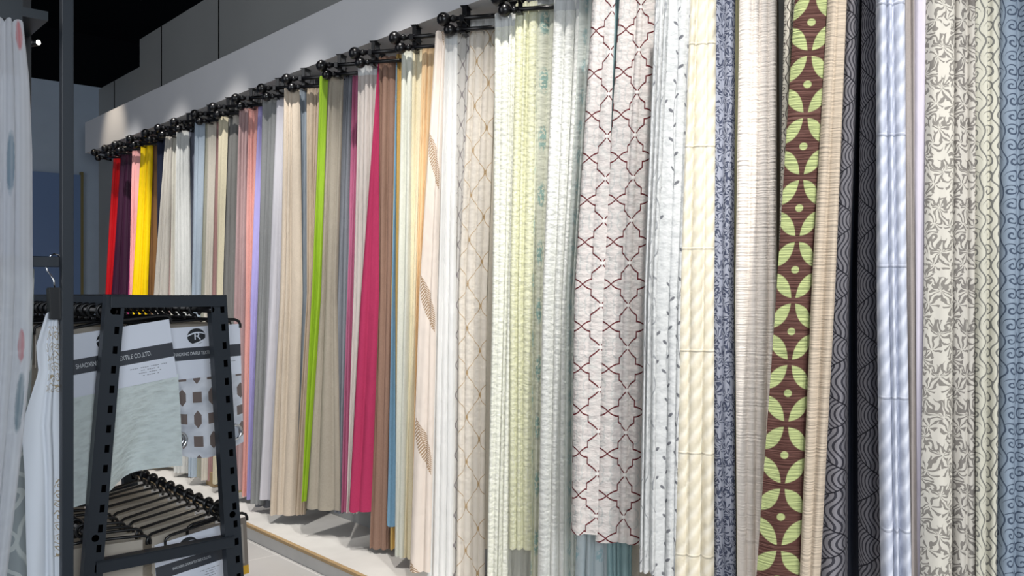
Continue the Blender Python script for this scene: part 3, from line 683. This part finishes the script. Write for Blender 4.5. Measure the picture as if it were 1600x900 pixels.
def header(parent, cx, w, ztop, h=.150):
    y = 0.
    obj('header_card', box(bmesh.new(), (cx-w/2, y-.0008, ztop-h), (cx+w/2, y+.0008, ztop), bev=.0002), M_card, parent)
    z1 = ztop-h*.40; bh = h*.24
    b = obj('printed_band', box(bmesh.new(), (cx-w/2+.0003, y-.0012, z1-bh), (cx+w/2-.0003, y-.0008, z1)), M_band, parent)
    text_mesh('lettering', 'SHAOXING DAIRUI TEXTILE CO.,LTD.', w*.052, M_ink, b, (cx+w*.03, y-.0014, z1-bh/2), .66)['label'] = 'pale company name lettering'
    # round emblem: two dark caps, white R and a swoosh
    bm = bmesh.new(); r = h*.155; zc = ztop-h*.19
    def disc(b_, rx, rz, dx, dz, yy, n=28, a0=0, a1=2*PI):
        b_.faces.new([b_.verts.new((cx+dx+rx*math.cos(a0+(a1-a0)*i/n), yy, zc+dz+rz*math.sin(a0+(a1-a0)*i/n))) for i in range(n)])
    disc(bm, r*1.15, r, 0, 0, y-.0011); e = obj('emblem', bm, M_dark, parent)
    bm = bmesh.new(); vs = []
    for i in range(13):
        t = i/12; vs.append((cx+r*(-1.25+2.3*t), y-.0013, zc+r*(.18+.42*math.sin(t*2.6)-.05)))
    lo_ = [(p_[0]+r*.05, p_[1], p_[2]-r*.16) for p_ in vs][::-1]
    bm.faces.new([bm.verts.new(p_) for p_ in vs+lo_])
    vs = [(cx+r*(-.9+2.2*i/12), y-.0013, zc-r*(.95-.75*(i/12)**1.6)) for i in range(13)]
    lo_ = [(p_[0]+r*.1, p_[1], p_[2]-r*.22) for p_ in vs][::-1]
    bm.faces.new([bm.verts.new(p_) for p_ in vs+lo_]); obj('emblem_swoosh', bm, M_card, e)
    text_mesh('letter_r', 'R', r*1.3, M_card, e, (cx+r*.1, y-.0016, zc-r*.02), 1.2)
    bm = bmesh.new()
    for k, (a, b2) in enumerate(((.10, .42), (.20, .36), (.18, .37), (.21, .35))):
        zz = ztop-h*(.73+.045*k); xx = cx+w*.02
        for q in range(int((b2-a)*60)):
            if (q*7+k) % 5: box(bm, (xx+w*(a+q/60), y-.0011, zz-.0007), (xx+w*(a+q/60)+w*.012, y-.0008, zz+.0007))
    obj('small_print', bm, M_band, parent)
def sample(label, x, Y, z, wl, wr, cw, ccx, fabric, fw, fh, yaw=0, roll=0, hh=.150, print_=True, amp=.010, taper=0., slant=0., group=None, nm='fabric_sample_hanger'):
    t = thing(nm, label, 'fabric sample', (x, Y, z), group); t.rotation_euler = (0, roll, yaw)
    obj('hanger', hanger_bm(wl, wr), M_plastic, t, True)
    if print_: header(t, ccx, cw, -.050, hh)
    else: obj('header_card', box(bmesh.new(), (ccx-cw/2, -.004, -.050-hh), (ccx+cw/2, .004, -.046), bev=.0004), M_board, t)
    me = fab_panel(fw, fh, -.050-hh+.008, int(x*1000+Y*77), amp, taper, slant, yoff=.002)
    me.transform(Matrix.Translation((ccx, 0, 0))); link('fabric_swatch', me, fabric, t)
    return t
F_aqua = plain((224, 234, 232), 'crushed')
# front two
s1 = sample('sample hanger with pale aqua velvet below a tilted white header', XTL-.012, YR+.050, ZH, .165, .175, .34, .0, F_aqua, .35, .27, 0, math.radians(-8), hh=.165, amp=.030, taper=-.04, slant=-.035)
s2 = sample('sample hanger with brown squares and diamonds and chrome eyelets', XTR-.012, YR+.085, ZH, .14, .135, .268, -.0, m_check(), .268, .225, 0, math.radians(-2), hh=.150, amp=.003)
for ex in (-.062, .104):
    bm = bmesh.new(); tube(bm, [(ex+.021*math.cos(a*PI/12), -.006, -.372+.021*math.sin(a*PI/12)) for a in range(24)], .0045, 10, True)
    tube(bm, [(ex+.016*math.cos(a*PI/12), .004, -.372+.016*math.sin(a*PI/12)) for a in range(24)], .003, 8, True)
    obj('eyelet', bm, M_chrome, s2, True)
def dup(root, loc, label=None, group=None, rot=None):
    r = root.copy(); COL.objects.link(r); r.location = loc
    if rot: r.rotation_euler = rot
    if label: r['label'] = label
    if group: r['group'] = group
    def rec(a, b):
        for ch in list(a.children):
            c = ch.copy(); COL.objects.link(c); c.parent = b; rec(ch, c)
    rec(root, r); return r
ORD = ['first', 'second', 'third', 'fourth', 'fifth', 'sixth', 'seventh', 'eighth', 'ninth', 'tenth', 'eleventh', 'rearmost']
def run(x, z, ys, wl, wr, cw, ccx, fh, text, group, yaw=0):
    first = None
    for i, Y in enumerate(ys):
        lab = text % (ORD[i] if i < len(ys)-1 else 'rearmost')
        if first is None:
            first = sample(lab, x, Y, z, wl, wr, cw, ccx, plain((214, 206, 192), 'linen'), cw*.98, fh, yaw, 0, hh=.10, print_=False, amp=.004, group=group)
        else:
            dup(first, (x, Y, z), lab, group, (0, rnd.uniform(-.03, .03), yaw+rnd.uniform(-.04, .04)))
run(XTR-.012, ZH, [YR+.17+.058*i for i in range(11)], .145, .145, .28, 0, .20, '%s beige sample behind the diamond patterned sample on the upper right rail', 'samples on the upper right rail')
run(XTL-.012, ZH, [YR+.13+.06*i for i in range(11)], .15, .15, .29, 0, .22, '%s beige sample behind the pale aqua sample on the upper left rail', 'samples on the upper left rail')
run(XLR-.002, ZL, [YR+.17+.078*i for i in range(9)], .235, .045, .24, -.095, .30, '%s beige sample from the front on the lower right rail, seen from above', 'samples on the lower right rail', .42)
run(XLL-.002, ZL, [YR+.10+.068*i for i in range(10)], .06, .17, .20, .05, .30, '%s shaded beige sample from the front on the lower left rail', 'samples on the lower left rail', -.15)
s3 = sample('front lower sample with white header and company name under the cross bar', XLR-.01, YR+.09, ZL, .16, .02, .20, -.095, plain((196, 202, 214), 'silk'), .20, .26, .05, math.radians(-6), hh=.16, amp=.003)
# picture card with a window photograph
t = thing('picture_sample_card', 'sample card at the rack corner picturing a window with grey curtains', 'sample card', (XLR+.012, YR+.12, ZL)); t.rotation_euler = (0, math.radians(-3), 0)
obj('hanger', hanger_bm(.10, .085), M_plastic, t, True)
obj('card', box(bmesh.new(), (-.10, -.001, -.225), (.082, .001, -.050), bev=.0004), simple('taupe_card', (120, 112, 104), .4), t)
pic = obj('window_picture', box(bmesh.new(), (.006, -.0016, -.190), (.070, -.001, -.070)), simple('printed_wall', (156, 150, 142), .4), t)
bm = bmesh.new()
for k in range(2): box(bm, (.020+.014*k, -.002, -.182), (.031+.014*k, -.0016, -.086))
obj('printed_glass', bm, simple('printed_window', (196, 206, 210), .4), pic)
bm = bmesh.new()
for a in (.008, .013, .050, .055, .060): box(bm, (a, -.0022, -.188), (a+.0035, -.0016, -.076))
obj('printed_curtains', bm, M_band, pic)
obj('yellow_corner', box(bmesh.new(), (.030, -.0018, -.225), (.082, -.001, -.198)), simple('yellow_print', (206, 160, 40), .4), t)

# ------------------------------------------------------------------ near display frame, hanger and sheers on the left
D = 2.0
pp = at_d(104, 455, D)
fr = thing('display_frame', 'dark square tube display frame with a tall post at the left', 'display frame', (pp.x, pp.y, 0))
obj('post', box(bmesh.new(), (-.012, -.012, 0), (.012, .012, 2.62), bev=.0015), M_steel, fr)
zb = at_d(72, 409, D).z
x2 = -.72
obj('cross_bar', box(bmesh.new(), (x2, .014, zb-.012), (.012, .036, zb+.012), bev=.0015), M_steel, fr)
obj('top_bar', box(bmesh.new(), (x2, -.012, 2.50), (.012, .012, 2.53), bev=.0015), M_steel, fr)
bm = bmesh.new(); prism(bm, (-.010, 0, 2.20), (-.14, 0, 2.50), .018, .018); obj('gusset', bm, M_steel, fr)
p2 = at_d(40, 455, D*.93); q = Vector((p2.x-pp.x, p2.y-pp.y, 0))
obj('post', box(bmesh.new(), (x2-.012, -.012, 0), (x2+.012, .012, 2.53), bev=.0015), M_steel, fr)
# second stand carrying the printed sheer
D2 = 2.12; b2 = at_y(40, 455, pp.y+.12)
f2 = thing('sheer_stand', 'black stand with a flat rail at the top left carrying a printed sheer', 'display stand', (b2.x, b2.y, 0))
obj('post', box(bmesh.new(), (-.010, -.010, 0), (.010, .010, 2.45), bev=.0015), M_plastic, f2)
zr0 = at_y(20, 15, pp.y-.05).z
def loc2(x, y, d): v = at_d(x, y, d); return Vector((v.x-b2.x, v.y-b2.y, v.z))
bm = bmesh.new(); a, b = [at_y(x_, 12, pp.y-.05)-Vector((b2.x, b2.y, 0)) for x_ in (-160, 34)]; a.z = b.z = zr0; box(bm, (b.x-.012, b.y, zr0-.01), (.006, -.008, zr0+.01)); prism(bm, a, b, .045, .012, up=(0, 1, 0)); obj('rail', bm, simple('teal_black_metal', (16, 28, 36), .35), f2)
obj('base_plate', box(bmesh.new(), (-.2, -.15, 0), (.1, .15, .012), bev=.002), M_plastic, f2)
# rows helper in a camera-independent vertical plane
def vplane(px, d, ang):
    v = at_d(px, 455, d); dd = Vector((math.cos(ang), math.sin(ang), 0)); nn = Vector((math.sin(ang), -math.cos(ang), 0)); return (Vector((v.x, v.y, 0)), dd, nn)
def KP(name, label, pl, rows, mat, folds, amp, seed, cat='curtain', pinch=False):
    rr = []
    for (y, a, b) in rows:
        xm = max(-40, (a+b)/2); rr.append((hit(pl, 0, xm, y)[1], hit(pl, 0, a, y)[0], hit(pl, 0, b, y)[0]))
    o, g, arc = cloth(name, pl, 0, rr, mat, folds, amp, seed, nv=60, pinch=pinch, zjit=.004); tag(o, label, cat); return o
VY = lambda px, Y: (Vector((at_y(px, 455, Y).x, Y, 0)), Vector((1, 0, 0)), Vector((0, -1, 0)))
pl = VY(20, pp.y-.052)
KP('printed_sheer', 'translucent white sheer with red and teal brush motifs at the left edge', pl,
   [(28, -70, 37), (115, -100, 47), (230, -120, 52), (460, -130, 53), (560, -135, 50), (700, -140, 36), (960, -150, 6)],
   m_painted((226, 228, 234), [(.277, .36, .010, .065, (214, 60, 72)), (.236, .69, .007, .04, (200, 96, 102)), (.240, .81, .009, .068, (34, 92, 112)), (.280, 1.13, .010, .05, (190, 90, 96)), (.238, .03, .010, .03, (214, 90, 92)), (.20, .30, .010, .07, (90, 130, 150))]), 5, .010, 5)
pl = VY(20, pp.y+.075)
KP('scroll_sheer', 'grey green sheer with pale scrolls behind the printed sheer', pl,
   [(420, -60, 54), (600, -70, 50), (700, -70, 44), (960, -80, 46)], m_scroll('pale_scroll_sheer_fabric', (150, 158, 160), (190, 196, 194), .11), 3, .010, 6)
# clip hanger with embroidered white cloth
h = at_d(80, 409, D+.02)
ch = thing('clip_hanger', 'chrome hook clip hanger with a black clip on the cross bar', 'hanger', (h.x, h.y, zb))
def cl(x, y): v = at_d(x, y, D+.02); return Vector((v.x-h.x, v.y-h.y, v.z-zb))
yo = Vector((0, -.0, 0))
hk = [(96, 404), (90, 398.5), (82, 397), (74, 400), (68, 408), (66.5, 416), (69, 424), (74, 430), (78.5, 438), (80.5, 452)]
obj('hook', tube(bmesh.new(), [cl(*p)+Vector((-.0, -.028 if i > 3 else -.028+(3-i)*.012, 0)) for i, p in enumerate(hk)], .0018, 8), M_chrome, ch, True)
c = cl(81, 474)+Vector((0, -.028, 0)); bm = bmesh.new()
a_ = [(-.016, -.016), (.016, -.016), (.016, .016), (-.016, .016)]
hz = .036
lo = [bm.verts.new(c+Vector((x*.85, y, -hz))) for x, y in a_]; hi = [bm.verts.new(c+Vector((x, y*.8, hz))) for x, y in a_]
bm.faces.new(lo[::-1]); bm.faces.new(hi)
for i in range(4): bm.faces.new((lo[i], lo[(i+1) % 4], hi[(i+1) % 4], hi[i]))
bmesh.ops.bevel(bm, geom=list(bm.edges), offset=.002, segments=2, affect='EDGES'); obj('clip', bm, M_plastic, ch)
pl = VY(80, pp.y+.016)
KP('embroidered_cloth', 'white cloth with gold scroll embroidery gathered in the black clip', pl,
   [(492, 71, 92), (540, 56, 96), (580, 60, 98), (625, 46, 100), (665, 34, 104), (740, 40, 106), (960, 44, 108)], m_embroid((226, 231, 238), (160, 138, 96)), 3, .010, 8, 'cloth')

# ceiling spotlight heads in the dark void
for i, (px_, py_, dd, lab) in enumerate(((55, 67, 5.0, 'small black ceiling spotlight glowing beside the tall post'),)):
    v = at_d(px_, py_, dd); t = thing('ceiling_spotlight', lab, 'spotlight', v)
    bm = tube(bmesh.new(), [(-.08, 0, .0), (.02, 0, .0)], .020, 18); obj('lamp_body', bm, M_plastic, t, True)
    bm = tube(bmesh.new(), [(.02, 0, 0), (.026, 0, 0)], .013, 18); obj('lens', bm, M_lamp, t)
    bm = tube(bmesh.new(), [(-.05, 0, .02), (-.05, 0, 4.6-v.z)], .006, 8); obj('stem', bm, M_plastic, t)
    t.rotation_euler = (0, 0, math.radians(-60))
